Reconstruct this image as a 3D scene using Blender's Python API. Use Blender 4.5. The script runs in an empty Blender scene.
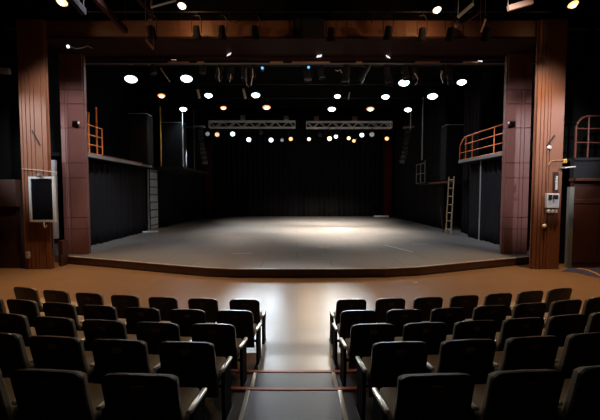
import bpy, bmesh, math, random
from mathutils import Vector, Matrix, Euler
random.seed(7)
SC = bpy.context.scene
COL = SC.collection
PI = math.pi

# ------------------------------------------------------------------ camera
CAMZ = 2.73
F = 370.0
CX = 297.0
PITCH = math.radians(3.0)
CY = 193.0 + F * math.tan(PITCH)


def ray(px, py):
    a = (px - CX) / F
    v = -(py - CY) / F
    return Vector((a, math.cos(PITCH) + v * math.sin(PITCH), v * math.cos(PITCH) - math.sin(PITCH)))


def atY(px, py, Y):
    d = ray(px, py)
    return Vector((0, 0, CAMZ)) + d * (Y / d.y)


def atZ(px, py, z):
    d = ray(px, py)
    return Vector((0, 0, CAMZ)) + d * ((z - CAMZ) / d.z)


def atX(px, py, X):
    d = ray(px, py)
    return Vector((0, 0, CAMZ)) + d * (X / d.x)


cam_d = bpy.data.cameras.new('camera')
cam = bpy.data.objects.new('camera', cam_d)
COL.objects.link(cam)
cam.location = (0, 0, CAMZ)
cam.rotation_euler = (PI / 2 - PITCH, 0, 0)
cam_d.sensor_fit = 'HORIZONTAL'
cam_d.sensor_width = 36
cam_d.lens = 36 * F / 600
cam_d.shift_x = (300 - CX) / 600
cam_d.shift_y = (CY - 210) / 600
cam_d.clip_end = 200
SC.camera = cam
SC.view_settings.view_transform = 'Standard'
SC.view_settings.look = 'None'
SC.view_settings.exposure = 0.28
SC.view_settings.gamma = 1.0
SC.view_settings.use_curve_mapping = False

w = bpy.data.worlds.new('world')
SC.world = w
w.use_nodes = True
w.node_tree.nodes['Background'].inputs[0].default_value = (0.6, 0.7, 1.0, 1)
w.node_tree.nodes['Background'].inputs[1].default_value = 0.0012


# ------------------------------------------------------------------ materials
def new_mat(name):
    m = bpy.data.materials.new(name)
    m.use_nodes = True
    nt = m.node_tree
    return m, nt, nt.nodes['Principled BSDF']


def mat(name, c1, c2=None, rough=0.5, metal=0.0, scale=6.0, stretch=(1, 1, 1), bump=0.0, spec=0.5, coat=0.0, detail=4, rvar=0.0):
    m, nt, b = new_mat(name)
    c2 = c2 or tuple(x * 0.75 for x in c1)
    tc = nt.nodes.new('ShaderNodeTexCoord')
    mp = nt.nodes.new('ShaderNodeMapping')
    mp.inputs['Scale'].default_value = stretch
    nz = nt.nodes.new('ShaderNodeTexNoise')
    nz.inputs['Scale'].default_value = scale
    nz.inputs['Detail'].default_value = detail
    mx = nt.nodes.new('ShaderNodeMix')
    mx.data_type = 'RGBA'
    mx.inputs[6].default_value = (*c1, 1)
    mx.inputs[7].default_value = (*c2, 1)
    nt.links.new(tc.outputs['Object'], mp.inputs['Vector'])
    nt.links.new(mp.outputs['Vector'], nz.inputs['Vector'])
    nt.links.new(nz.outputs['Fac'], mx.inputs[0])
    nt.links.new(mx.outputs[2], b.inputs['Base Color'])
    b.inputs['Roughness'].default_value = rough
    b.inputs['Metallic'].default_value = metal
    b.inputs['Specular IOR Level'].default_value = spec
    if coat:
        b.inputs['Coat Weight'].default_value = coat
        b.inputs['Coat Roughness'].default_value = 0.15
    if rvar:
        mr = nt.nodes.new('ShaderNodeMapRange')
        mr.inputs[3].default_value = rough - rvar
        mr.inputs[4].default_value = rough + rvar
        nt.links.new(nz.outputs['Fac'], mr.inputs[0])
        nt.links.new(mr.outputs[0], b.inputs['Roughness'])
    if bump:
        bp = nt.nodes.new('ShaderNodeBump')
        bp.inputs['Strength'].default_value = bump
        bp.inputs['Distance'].default_value = 0.01
        nt.links.new(nz.outputs['Fac'], bp.inputs['Height'])
        nt.links.new(bp.outputs['Normal'], b.inputs['Normal'])
    return m


def emit(name, col, strength):
    m, nt, b = new_mat(name)
    b.inputs['Base Color'].default_value = (*[min(1, c) * 0.6 for c in col], 1)
    b.inputs['Emission Color'].default_value = (*col, 1)
    b.inputs['Emission Strength'].default_value = strength
    return m


M = {}
M['black'] = mat('black_paint', (0.008, 0.008, 0.010), rough=0.7, spec=0.25)
M['blackwall'] = mat('black_wall', (0.010, 0.013, 0.019), rough=0.9, spec=0.12)  # bluish lift puts the lamps' haze into the wall colour
M['blackmetal'] = mat('black_metal', (0.007, 0.007, 0.008), rough=0.45, spec=.3)
M['housewall'] = mat('house_black', (0.003, 0.003, 0.003), rough=0.9, spec=0.1)
M['curtain'] = mat('black_velour', (0.014, 0.013, 0.015), (0.008, 0.008, 0.010), rough=0.95, spec=0.1, scale=14)
M['maroon'] = mat('maroon_velour', (0.10, 0.010, 0.014), rough=0.95, spec=0.1, scale=14)
M['wood'] = mat('orange_brown_wood', (0.20, 0.072, 0.030), (0.125, 0.043, 0.018), rough=0.55, scale=5, stretch=(6, 6, 0.5), bump=0.05)
M['panel'] = mat('mauve_brown_panel', (0.155, 0.060, 0.048), (0.118, 0.045, 0.037), rough=0.52, scale=4, stretch=(4, 4, 0.6))
M['groove'] = mat('groove_dark', (0.014, 0.007, 0.005), rough=0.8)
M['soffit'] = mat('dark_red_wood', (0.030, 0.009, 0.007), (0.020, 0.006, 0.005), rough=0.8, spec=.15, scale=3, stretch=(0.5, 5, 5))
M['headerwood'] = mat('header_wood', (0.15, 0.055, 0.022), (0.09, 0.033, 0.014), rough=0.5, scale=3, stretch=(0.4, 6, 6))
M['fascia'] = mat('stage_fascia_wood', (0.075, 0.026, 0.014), (0.05, 0.017, 0.010), rough=0.4, scale=4, stretch=(0.5, 0.5, 6))
M['trim'] = mat('pale_edge', (0.45, 0.40, 0.36), rough=0.35)
M['grey'] = mat('grey_metal', (0.30, 0.31, 0.33), rough=0.4, metal=0.3)
M['alu'] = mat('aluminium', (0.75, 0.76, 0.78), rough=0.4, metal=0.2)
M['pale'] = mat('pale_grey_paint', (0.55, 0.58, 0.60), rough=0.5)
M['white'] = mat('off_white', (0.75, 0.74, 0.70), rough=0.5)
M['bluewhite'] = mat('bluish_white', (0.62, 0.72, 0.78), rough=0.5)
M['canmetal'] = mat('lantern_black', (0.018, 0.018, 0.020), rough=0.4)
M['cream'] = mat('cream_arm', (0.92, 0.89, 0.82), (0.86, 0.82, 0.74), rough=0.30, metal=0.55)
M['orange'] = mat('orange_paint', (0.80, 0.20, 0.03), (0.62, 0.14, 0.02), rough=0.4)
M['redrail'] = mat('red_brown_rail', (0.10, 0.020, 0.008), rough=0.5)
M['shell'] = mat('seat_back_shell', (0.013, 0.009, 0.009), (0.009, 0.006, 0.006), rough=0.30, scale=30, spec=0.5)
M['uphol'] = mat('beige_upholstery', (0.42, 0.33, 0.22), (0.34, 0.27, 0.18), rough=0.9, scale=40, bump=0.1)
M['plate'] = mat('number_plate', (0.085, 0.045, 0.024), (0.05, 0.026, 0.014), rough=0.45, scale=60)
M['darkside'] = mat('seat_side', (0.005, 0.004, 0.004), rough=0.8, spec=.06)
M['screen'] = mat('black_glass', (0.006, 0.006, 0.008), rough=0.15)
M['tier'] = mat('tier_brown', (0.055, 0.027, 0.015), (0.035, 0.018, 0.010), rough=0.5, scale=5)
M['nosing'] = mat('orange_nosing', (0.80, 0.17, 0.07), (0.62, 0.12, 0.05), rough=0.5, scale=20)
M['bluecarpet'] = mat('blue_carpet', (0.030, 0.035, 0.11), rough=0.95, scale=30)
M['gold'] = mat('gold_line', (0.70, 0.42, 0.06), rough=0.6)
M['brownbox'] = mat('brown_motor', (0.22, 0.12, 0.08), rough=0.5)
M['greybox'] = mat('grey_motor', (0.25, 0.25, 0.25), rough=0.5)
M['darkbrown'] = mat('dark_brown_wood', (0.045, 0.017, 0.010), (0.03, 0.011, 0.007), rough=0.5, scale=4, stretch=(3, 3, 0.4))
M['sidewood'] = mat('side_wall_wood', (0.060, 0.018, 0.009), (0.042, 0.013, 0.007), rough=0.45, scale=4, stretch=(3, 0.5, 3))
M['lens_off'] = mat('dark_lens', (0.05, 0.06, 0.08), rough=0.1)
M['cool'] = emit('lamp_cool_white', (0.72, 0.92, 1.0), 3)
M['bulb'] = emit('lamp_bulb_white', (0.92, 0.98, 1.0), 30)
M['bulbwarm'] = emit('lamp_bulb_warm', (1.0, 0.72, 0.45), 6)
M['coolsoft'] = emit('lamp_soft_white', (0.85, 0.95, 1.0), 3)
M['warm'] = emit('lamp_warm_orange', (1.0, 0.30, 0.10), 1.5)
M['amber'] = emit('lamp_amber', (1.0, 0.45, 0.16), 1.8)
M['warmwhite'] = emit('lamp_warm_white', (1.0, 0.74, 0.46), 3.0)
M['tagglow'] = emit('tag_glow_white', (0.95, 0.97, 1.0), 0.85)  # glow added to the white header tags
M['peach'] = mat('peach_glint', (0.75, 0.40, 0.24), rough=.4)
M['dullgrey'] = mat('dull_grey', (0.16, 0.17, 0.16), rough=.6)
M['yellow'] = emit('lamp_yellow', (1.0, 0.66, 0.20), 1.8)
M['dimwarm'] = emit('lamp_dim_warm', (1.0, 0.62, 0.36), 0.9)
M['dimgrey'] = emit('lamp_dim_grey', (0.8, 0.85, 0.9), 0.16)
M['blueled'] = emit('led_blue', (0.10, 0.38, 1.0), 1.6)


def floor_mat():
    m, nt, b = new_mat('polished_wood_floor')
    tc = nt.nodes.new('ShaderNodeTexCoord')
    br = nt.nodes.new('ShaderNodeTexBrick')
    br.inputs['Color1'].default_value = (0.225, 0.135, 0.070, 1)
    br.inputs['Color2'].default_value = (0.205, 0.122, 0.063, 1)
    br.inputs['Mortar'].default_value = (0.185, 0.105, 0.062, 1)
    br.inputs['Scale'].default_value = 1.0
    br.inputs['Mortar Size'].default_value = 0.003
    br.inputs['Brick Width'].default_value = 1.2
    br.inputs['Row Height'].default_value = 0.14
    mp = nt.nodes.new('ShaderNodeMapping')
    mp.inputs['Rotation'].default_value = (0, 0, PI / 2)
    nz = nt.nodes.new('ShaderNodeTexNoise')
    nz.inputs['Scale'].default_value = 0.9
    nz.inputs['Detail'].default_value = 6
    mr = nt.nodes.new('ShaderNodeMapRange')
    mr.inputs[3].default_value = 0.24
    mr.inputs[4].default_value = 0.40
    nt.links.new(tc.outputs['Object'], mp.inputs['Vector'])
    nt.links.new(mp.outputs['Vector'], br.inputs['Vector'])
    nt.links.new(tc.outputs['Object'], nz.inputs['Vector'])
    nt.links.new(nz.outputs['Fac'], mr.inputs[0])
    nt.links.new(mr.outputs[0], b.inputs['Roughness'])
    nt.links.new(br.outputs['Color'], b.inputs['Base Color'])
    return m


def deck_mat():
    m, nt, b = new_mat('grey_stage_vinyl')
    tc = nt.nodes.new('ShaderNodeTexCoord')
    br = nt.nodes.new('ShaderNodeTexBrick')
    br.inputs['Color1'].default_value = (0.140, 0.140, 0.142, 1)
    br.inputs['Color2'].default_value = (0.120, 0.121, 0.124, 1)
    br.inputs['Mortar'].default_value = (0.085, 0.088, 0.094, 1)
    br.inputs['Scale'].default_value = 1.0
    br.inputs['Mortar Size'].default_value = 0.025
    br.inputs['Brick Width'].default_value = 2.4
    br.inputs['Row Height'].default_value = 1.5
    nz = nt.nodes.new('ShaderNodeTexNoise')
    nz.inputs['Scale'].default_value = 1.4
    nz.inputs['Detail'].default_value = 8
    nz.inputs['Roughness'].default_value = 0.65
    mx = nt.nodes.new('ShaderNodeMix')
    mx.data_type = 'RGBA'
    mx.blend_type = 'MULTIPLY'
    mx.inputs[0].default_value = 0.5
    ramp = nt.nodes.new('ShaderNodeMapRange')
    ramp.inputs[3].default_value = 0.55
    ramp.inputs[4].default_value = 1.35
    mr = nt.nodes.new('ShaderNodeMapRange')
    mr.inputs[3].default_value = 0.46
    mr.inputs[4].default_value = 0.66
    b.inputs['Specular IOR Level'].default_value = 0.35
    nt.links.new(tc.outputs['Object'], br.inputs['Vector'])
    nt.links.new(tc.outputs['Object'], nz.inputs['Vector'])
    nt.links.new(nz.outputs['Fac'], ramp.inputs[0])
    nt.links.new(br.outputs['Color'], mx.inputs[6])
    nt.links.new(ramp.outputs[0], mx.inputs[7])
    nt.links.new(nz.outputs['Fac'], mr.inputs[0])
    nt.links.new(mx.outputs[2], b.inputs['Base Color'])
    nt.links.new(mr.outputs[0], b.inputs['Roughness'])
    return m


def carpet_mat():
    m, nt, b = new_mat('studded_grey_tread')
    tc = nt.nodes.new('ShaderNodeTexCoord')
    vo = nt.nodes.new('ShaderNodeTexVoronoi')
    vo.inputs['Scale'].default_value = 38
    vo.inputs['Randomness'].default_value = 0.0
    mx = nt.nodes.new('ShaderNodeMix')
    mx.data_type = 'RGBA'
    mx.inputs[6].default_value = (0.12, 0.135, 0.19, 1)
    mx.inputs[7].default_value = (0.06, 0.065, 0.085, 1)
    bp = nt.nodes.new('ShaderNodeBump')
    bp.inputs['Strength'].default_value = 0.25
    bp.inputs['Distance'].default_value = 0.004
    bp.invert = True
    nt.links.new(tc.outputs['Object'], vo.inputs['Vector'])
    nt.links.new(vo.outputs['Distance'], mx.inputs[0])
    nt.links.new(vo.outputs['Distance'], bp.inputs['Height'])
    nt.links.new(mx.outputs[2], b.inputs['Base Color'])
    nt.links.new(bp.outputs['Normal'], b.inputs['Normal'])
    b.inputs['Roughness'].default_value = 0.42
    return m


M['floor'] = floor_mat()
M['deck'] = deck_mat()
M['tread'] = carpet_mat()


# ------------------------------------------------------------------ mesh builder
class MB:
    def __init__(self):
        self.bm = bmesh.new()

    def box(self, c, s, rot=None, bevel=0.0):
        r = bmesh.ops.create_cube(self.bm, size=1.0)
        vs = r['verts']
        bmesh.ops.scale(self.bm, vec=s, verts=vs)
        if bevel:
            es = list({e for v in vs for e in v.link_edges})
            q = bmesh.ops.bevel(self.bm, geom=es, offset=bevel, segments=2, affect='EDGES', profile=0.5)
            vs = list({v for f in q['faces'] for v in f.verts} | {v for v in vs if v.is_valid})
        mt = Matrix.Translation(Vector(c))
        if rot is not None:
            mt = mt @ (rot.to_4x4() if isinstance(rot, Matrix) else Euler(rot).to_matrix().to_4x4())
        bmesh.ops.transform(self.bm, matrix=mt, verts=vs)
        return self

    def span(self, a, b, bevel=0.0):
        a, b = Vector(a), Vector(b)
        return self.box((a + b) / 2, tuple(abs(x) for x in (b - a)), bevel=bevel)

    def bar(self, p0, p1, wx, wy, up=(0, 0, 1)):
        p0, p1 = Vector(p0), Vector(p1)
        d = (p1 - p0)
        z = d.normalized()
        u = Vector(up)
        if abs(z.dot(u)) > 0.98:
            u = Vector((0, 1, 0))
        x = u.cross(z).normalized()
        y = z.cross(x)
        R = Matrix((x, y, z)).transposed()
        return self.box((p0 + p1) / 2, (wx, wy, d.length), rot=R)

    def tube(self, p0, p1, r, r2=None, seg=10):
        p0, p1 = Vector(p0), Vector(p1)
        d = p1 - p0
        q = Vector((0, 0, 1)).rotation_difference(d.normalized())
        mt = Matrix.Translation((p0 + p1) / 2) @ q.to_matrix().to_4x4()
        bmesh.ops.create_cone(self.bm, cap_ends=True, segments=seg, radius1=r, radius2=r if r2 is None else r2, depth=d.length, matrix=mt)
        return self

    def path(self, pts, r, seg=8):
        pts = [Vector(p) for p in pts]
        rings = []
        n = len(pts)
        ref = Vector((0, 0, 1))
        for i, p in enumerate(pts):
            t = (pts[min(i + 1, n - 1)] - pts[max(i - 1, 0)]).normalized()
            a = ref if abs(t.dot(ref)) < 0.95 else Vector((1, 0, 0))
            x = a.cross(t).normalized()
            y = t.cross(x)
            rings.append([self.bm.verts.new(p + (x * math.cos(k * 2 * PI / seg) + y * math.sin(k * 2 * PI / seg)) * r) for k in range(seg)])
        for i in range(n - 1):
            for k in range(seg):
                k2 = (k + 1) % seg
                self.bm.faces.new((rings[i][k], rings[i][k2], rings[i + 1][k2], rings[i + 1][k]))
        self.bm.faces.new(rings[0][::-1])
        self.bm.faces.new(rings[-1])
        return self

    def lathe(self, prof, mtx=None, seg=20):
        mtx = mtx or Matrix.Identity(4)
        rings = []
        for r, z in prof:
            if r < 1e-6:
                rings.append([self.bm.verts.new(mtx @ Vector((0, 0, z)))])
            else:
                rings.append([self.bm.verts.new(mtx @ Vector((r * math.cos(k * 2 * PI / seg), r * math.sin(k * 2 * PI / seg), z))) for k in range(seg)])
        for a, b in zip(rings, rings[1:]):
            for k in range(seg):
                k2 = (k + 1) % seg
                if len(a) == 1 and len(b) == 1:
                    continue
                if len(a) == 1:
                    self.bm.faces.new((a[0], b[k], b[k2]))
                elif len(b) == 1:
                    self.bm.faces.new((a[k], b[0], a[k2]))
                else:
                    self.bm.faces.new((a[k], b[k], b[k2], a[k2]))
        return self

    def prism(self, pts, z0, z1):
        lo = [self.bm.verts.new((p[0], p[1], z0)) for p in pts]
        hi = [self.bm.verts.new((p[0], p[1], z1)) for p in pts]
        n = len(pts)
        self.bm.faces.new(lo[::-1])
        self.bm.faces.new(hi)
        for i in range(n):
            j = (i + 1) % n
            self.bm.faces.new((lo[i], lo[j], hi[j], hi[i]))
        return self

    def slab(self, xs, zb, zt, yf, th, rows=7):
        """upright curved slab: back surface at yf(x,z), front surface th further in +y"""
        n = len(xs)
        B, Fv = [], []
        for x in xs:
            cb, cf = [], []
            a, t = zb(x), zt(x)
            for j in range(rows + 1):
                z = a + (t - a) * j / rows
                cb.append(self.bm.verts.new((x, yf(x, z), z)))
                cf.append(self.bm.verts.new((x, yf(x, z) + th, z)))
            B.append(cb)
            Fv.append(cf)
        for i in range(n - 1):
            for j in range(rows):
                self.bm.faces.new((B[i][j], B[i + 1][j], B[i + 1][j + 1], B[i][j + 1]))
                self.bm.faces.new((Fv[i][j], Fv[i][j + 1], Fv[i + 1][j + 1], Fv[i + 1][j]))
            self.bm.faces.new((B[i][0], Fv[i][0], Fv[i + 1][0], B[i + 1][0]))
            self.bm.faces.new((B[i][rows], B[i + 1][rows], Fv[i + 1][rows], Fv[i][rows]))
        for j in range(rows):
            self.bm.faces.new((B[0][j], B[0][j + 1], Fv[0][j + 1], Fv[0][j]))
            self.bm.faces.new((B[-1][j], Fv[-1][j], Fv[-1][j + 1], B[-1][j + 1]))
        return self

    def build(self, name, material, parent=None, smooth=None, loc=None, rot=None):
        bmesh.ops.recalc_face_normals(self.bm, faces=self.bm.faces[:])
        me = bpy.data.meshes.new(name)
        self.bm.to_mesh(me)
        self.bm.free()
        me.materials.append(material)
        if smooth:
            me.shade_smooth()
            me.set_sharp_from_angle(angle=math.radians(smooth))
        o = bpy.data.objects.new(name, me)
        COL.objects.link(o)
        o.parent = parent
        if loc is not None:
            o.location = loc
        if rot is not None:
            o.rotation_euler = rot
        return o


def tag(o, label, cat, group=None, kind=None):
    o['label'] = label
    o['category'] = cat
    if group:
        o['group'] = group
    if kind:
        o['kind'] = kind
    return o


def struct(o, label=None):
    o['kind'] = 'structure'
    if label:
        o['label'] = label
    return o


def thing(name, label, cat, loc=(0, 0, 0), rotz=0.0, group=None):
    o = bpy.data.objects.new(name, None)
    o.empty_display_size = 0.1
    COL.objects.link(o)
    o.location = loc
    o.rotation_euler = (0, 0, rotz)
    return tag(o, label, cat, group)


def kids(o):
    return [c for c in bpy.data.objects if c.parent is o]


def spot(name, loc, target, energy, color, angle=60, blend=0.6, radius=0.1, parent=None):
    d = bpy.data.lights.new(name, 'SPOT')
    d.energy = energy
    d.color = color
    d.spot_size = math.radians(angle)
    d.spot_blend = blend
    d.shadow_soft_size = radius
    o = bpy.data.objects.new(name, d)
    COL.objects.link(o)
    o.location = loc
    dv = Vector(target) - Vector(loc)
    o.rotation_euler = dv.to_track_quat('-Z', 'Y').to_euler()
    if parent is not None:
        o.parent = parent
    return o


# ------------------------------------------------------------------ levels
STAGE = 0.29
KR = 33.0                                # rows follow an arc: Y = s + X*X/KR


def zfloor(s):
    pts = [(-9, .23), (5.45, .23), (6.45, .08), (7.7, 0.0), (60, 0.0)]
    for (a, za), (b, zb) in zip(pts, pts[1:]):
        if a <= s <= b:
            return za + (zb - za) * (s - a) / (b - a)
    return 0.0


# auditorium floor
bm = MB()
XS = [-12.5 + i * 0.5 for i in range(51)]
SS = [-1.0, 2, 4, 5.45, 5.7, 5.95, 6.2, 6.45, 6.75, 7.1, 7.4, 7.7, 9.0, 10.5, 12.0, 13.0, 14.2, 15.2]
grid = []
for s in SS:
    rowv = []
    for x in XS:
        k = max(0.0, min(1.0, (12.0 - s) / 4.0))
        rowv.append(bm.bm.verts.new((x, s + k * x * x / KR, zfloor(s))))
    grid.append(rowv)
for i in range(len(SS) - 1):
    for j in range(len(XS) - 1):
        bm.bm.faces.new((grid[i][j], grid[i][j + 1], grid[i + 1][j + 1], grid[i + 1][j]))
struct(bm.build('floor', M['floor'], smooth=30))


def arc_pts(s, x0, x1, n=24):
    return [(x0 + (x1 - x0) * i / n, s + (x0 + (x1 - x0) * i / n) ** 2 / KR) for i in range(n + 1)]


# tiers of the seating
T3 = atZ(297, 371.5, .38).y
T4 = atZ(297, 388.8, .53).y
TIERS = [(.38, T3, T4), (.53, T4, T4 - .88), (.68, T4 - .88, T4 - 1.8), (.83, T4 - 1.8, T4 - 3.2)]
for z, s0, s1 in TIERS:
    b = MB()
    b.prism(arc_pts(s1 - .0, -7, 7) + arc_pts(s0, 7, -7), z - .149, z)
    t = struct(b.build('seating_tier', M['tier']))
    b = MB()
    f = [(x, y + .006) for x, y in arc_pts(s0, -.80, .78, 10)]
    bk = [(x, y - .045) for x, y in arc_pts(s0, .78, -.80, 10)]
    b.prism(f + bk, z - .03, z + .014)
    n_ = b.build('nosing', M['nosing'], t)
    n_['label'] = 'orange stair nosing'
# studded treads in the aisle
TL = ['grey studded aisle tread with white edge strips, on the lower step',
      'grey studded aisle tread with white edge strips, on the upper step in front of camera']
for (z, s0, s1), lab in zip(TIERS[:2], TL):
    t = thing('stair_tread', lab, 'stair tread', (0, 0, z), 0, 'studded treads on the aisle steps')
    MB().span((-.52, s1 + .01, .001), (.45, s0 - .05, .008)).build('tread_mat', M['tread'], t)
    for x in (-.545, .475):
        e = MB().span((x - .022, s1 + .01, .001), (x + .022, s0 - .05, .014)).build('edge_strip', M['cream'], t)
        e['label'] = 'pale edge strip'

# ------------------------------------------------------------------ stage
front = [atZ(x, y, STAGE) for x, y in ((62, 255.6), (120, 260.3), (170, 264.6), (208, 267.6), (232, 268.6), (300, 268.8), (385, 268.4), (420, 266.6), (470, 261.8), (530, 256.2))]
FP = [(p.x, p.y) for p in front]
poly = [(-9.9, FP[0][1] + .25)] + FP + [(9.9, FP[-1][1] + .25), (11.6, 17), (11.6, 40.2), (-11.6, 40.2), (-11.6, 17)]
b = MB()
b.prism(poly, 0.0, STAGE)
stage = struct(b.build('stage_platform', M['deck']))
off = lambda d: [(x, y - d) for x, y in FP]
b = MB()
b.prism(off(.03) + FP[::-1], 0.0, STAGE - .02)
b.build('fascia', M['fascia'], stage)['label'] = 'dark brown fascia board'
b = MB()
b.prism(off(.045) + off(-.05)[::-1], STAGE - .02, STAGE + .004)
b.build('edge_trim', M['trim'], stage)['label'] = 'thin pale edge trim'
b = MB()
b.prism(off(.06) + off(.03)[::-1], 0.0, .07)
b.build('kick_strip', M['groove'], stage)

# tape marks lying on the stage floor
for (x0, y0, x1, y1, lab) in ((233, 253.5, 252, 253.0, 'short pale tape mark on the stage floor left of centre'),
                              (385, 245, 413, 252, 'long thin diagonal tape mark on the right of the stage floor'),
                              (318, 247, 330, 247, 'tiny pale tape mark on the stage floor near the centre'),
                              (412, 244.2, 428, 244.0, 'short flat tape mark on the stage floor at far right')):
    a, c = atZ(x0, y0, STAGE + .002), atZ(x1, y1, STAGE + .002)
    d = (c - a).normalized()
    nrm = Vector((-d.y, d.x, 0)) * .03
    b = MB()
    b.prism([(p.x, p.y) for p in (a - nrm, c - nrm, c + nrm, a + nrm)], STAGE + .001, STAGE + .004)
    tag(b.build('tape_mark', M['pale']), lab, 'tape', 'tape marks on the stage floor')
a = atZ(231, 296.5, 0.001)
for px, py, lab in ((416, 283.2, 'small scrap of white paper on the wooden floor before the stage'),):
    a = atZ(px, py, 0)
    o = MB().box((0, 0, .008), (.12, .07, .012), rot=(0.05, .05, .5)).build('paper_scrap', M['white'], loc=a)
    tag(o, lab, 'paper')

# ------------------------------------------------------------------ shell
struct(MB().span((-11.8, 40.0, STAGE), (11.8, 40.2, 11.5)).build('wall_back', M['blackwall']))
struct(MB().span((-11.8, 15.0, STAGE), (-11.6, 40.0, 11.5)).build('wall_stage_left', M['blackwall']))
struct(MB().span((11.6, 15.0, STAGE), (11.8, 40.0, 11.5)).build('wall_stage_right', M['blackwall']))
b = MB()
b.span((-13, -1, 11.5), (13, 40.2, 11.6))
struct(b.build('ceiling', M['housewall']))
# wall over the header and wings at both sides of the proscenium
struct(MB().span((-13, 13.75, 8.8), (13, 13.95, 11.5)).build('wall_front', M['housewall']))
for n, s in (('left', -1), ('right', 1)):
    struct(MB().span((s * 9.95, 14.2, 0), (s * 13, 14.4, 8.8)).build('wall_wing_' + n, M['housewall']))
# walls beside the proscenium that face the seats: brown boarding below, balcony front above
b = MB()
b.span((10.02, 13.4, 0), (12.9, 13.6, 3.22))
b.span((10.02, 13.37, 2.35), (12.9, 13.41, 2.5), bevel=.008)
for k in range(3):
    b.span((10.06 + .95 * k, 13.38, .2), (10.96 + .95 * k, 13.41, 2.3), bevel=.01)
wr = struct(b.build('wall_right', M['sidewood']))
MB().span((9.95, 13.25, 3.16), (12.9, 13.6, 3.26), bevel=.01).build('ledge', M['fascia'], wr)
MB().span((9.98, 13.4, 3.26), (12.9, 13.6, 3.9)).build('balcony_front', M['black'], wr)
MB().span((9.84, 13.36, 0.0), (10.0, 13.5, 2.95)).build('corner_strip', M['dullgrey'], wr)['label'] = 'dull grey corner strip'
wl = struct(MB().span((-12.9, 13.35, 0), (-10.0, 13.6, 2.25)).build('wall_left', M['darkbrown']))  # darker wood than the right wall; the missing light is in the colour
b = MB()
b.span((-12.9, 13.1, 2.25), (-9.95, 13.6, 3.2), bevel=.01)
b.build('balcony_front', M['darkbrown'], wl)
for n, s in (('left', -1), ('right', 1)):
    struct(MB().span((s * 12.9, -1, 0), (s * 13.0, 14.2, 11.5)).build('wall_outer_' + n, M['housewall']))
# balcony floor/rail on the right
t = thing('balcony_rail', 'dark red curved balcony rail above the right side wall', 'railing', (10.08, 13.5, 4.0))
b = MB()
b.path([(0, 0, 0)] + [(.45 - .45 * math.cos(a), 0, 1.05 + .45 * math.sin(a)) for a in [k / 8 * PI / 2 for k in range(9)]] + [(2.7, 0, 1.5)], .035)
b.build('top_rail', M['redrail'], t, smooth=40)
for z in (.55, 1.05):
    MB().tube((.02, 0, z), (2.7, 0, z), .024, seg=8).build('mid_rail', M['redrail'], t, smooth=40)
for x in (.45, 1.5, 2.6):
    MB().tube((x, 0, 0), (x, 0, 1.5), .028).build('post', M['redrail'], t, smooth=40)
struct(MB().span((9.98, 13.35, 3.9), (12.9, 15.5, 4.0)).build('floor_balcony_right', M['black']))

# blue carpet corner with a gold curved line
b = MB()
b.prism([(p.x, p.y) for p in (atZ(561, 271.5, 0), atZ(576, 272.5, 0), atZ(600, 278, 0), atZ(625, 284, 0))] + [(12.4, 13.3), (9.85, 13.3)], .002, .010)
cp = tag(b.build('carpet', M['bluecarpet']), 'blue carpet patch with a gold line at the foot of right wall', 'carpet')
b = MB()
pp = [atZ(x, y, .013) for x, y in ((577, 268.6), (583, 269.2), (589, 270.6), (595, 272.8), (600, 275.4), (606, 279.2))]
b.path(pp, .022, seg=6)
b.build('gold_line', M['gold'], cp)

# ------------------------------------------------------------------ proscenium
def boards(mb, x0, x1, y0, y1, z0, z1, cuts, hcuts=(), gap=.022):
    xs = [x0] + list(cuts) + [x1]
    zs = [z0] + list(hcuts) + [z1]
    for a, c in zip(xs, xs[1:]):
        for d, e in zip(zs, zs[1:]):
            mb.span((a + gap / 2, y0, d + gap / 2), (c - gap / 2, y1, e - gap / 2), bevel=.005)


def pillar(name, x0, x1, y0, y1, z0, z1, m, cuts, hcuts=(), sidecuts=()):
    core = MB().span((x0 + .02, y0 + .02, z0), (x1 - .02, y1, z1)).build(name, M['groove'])
    struct(core)
    b = MB()
    boards(b, x0, x1, y0 - .02, y0 + .04, z0, z1, cuts, hcuts)
    s = -1 if x0 < 0 else 1
    xi = x1 if s < 0 else x0                      # face towards the stage opening
    ys = [y0 + .05] + list(sidecuts) + [y1]
    zs = [z0] + list(hcuts) + [z1]
    for a, c in zip(ys, ys[1:]):
        for d, e in zip(zs, zs[1:]):
            b.span((xi - .03, a + .008, d + .008), (xi + .03, c - .008, e - .008), bevel=.005)
    b.build('cladding', m, core)
    return core


OY = 13.15
oL0, oL1 = atY(25, 255, OY).x, atY(51.5, 255, OY).x
oR0, oR1 = atY(532, 255, OY).x, atY(559, 255, OY).x
wL, wR = oL1 - oL0, oR1 - oR0
pillar('pillar', oL0, oL1, OY, OY + .12, 0, 8.75, M['wood'], [oL0 + wL * t for t in (.10, .24, .40, .55, .82)])
pillar('pillar', oR0, oR1, OY, OY + .12, 0, 8.75, M['wood'], [oR0 + wR * t for t in (.14, .27, .40, .5)])
IY = 14.7
iL0, iL1 = atY(64.5, 240, IY).x, atY(87, 240, IY).x
iR0, iR1 = atY(503.3, 240, IY).x, atY(527, 240, IY).x
hz = [atY(75, y, IY).z for y in (229, 217.5, 178, 163, 128, 104, 90)]
pillar('pillar', iL0, iL1, IY, IY + .22, STAGE, 8.3, M['panel'], [iL0 + (iL1 - iL0) * .2, iL0 + (iL1 - iL0) * .34], hz)
pillar('pillar', iR0, iR1, IY, IY + .22, STAGE, 8.3, M['panel'], [iR0 + (iR1 - iR0) * .58, iR0 + (iR1 - iR0) * .74], hz)
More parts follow.
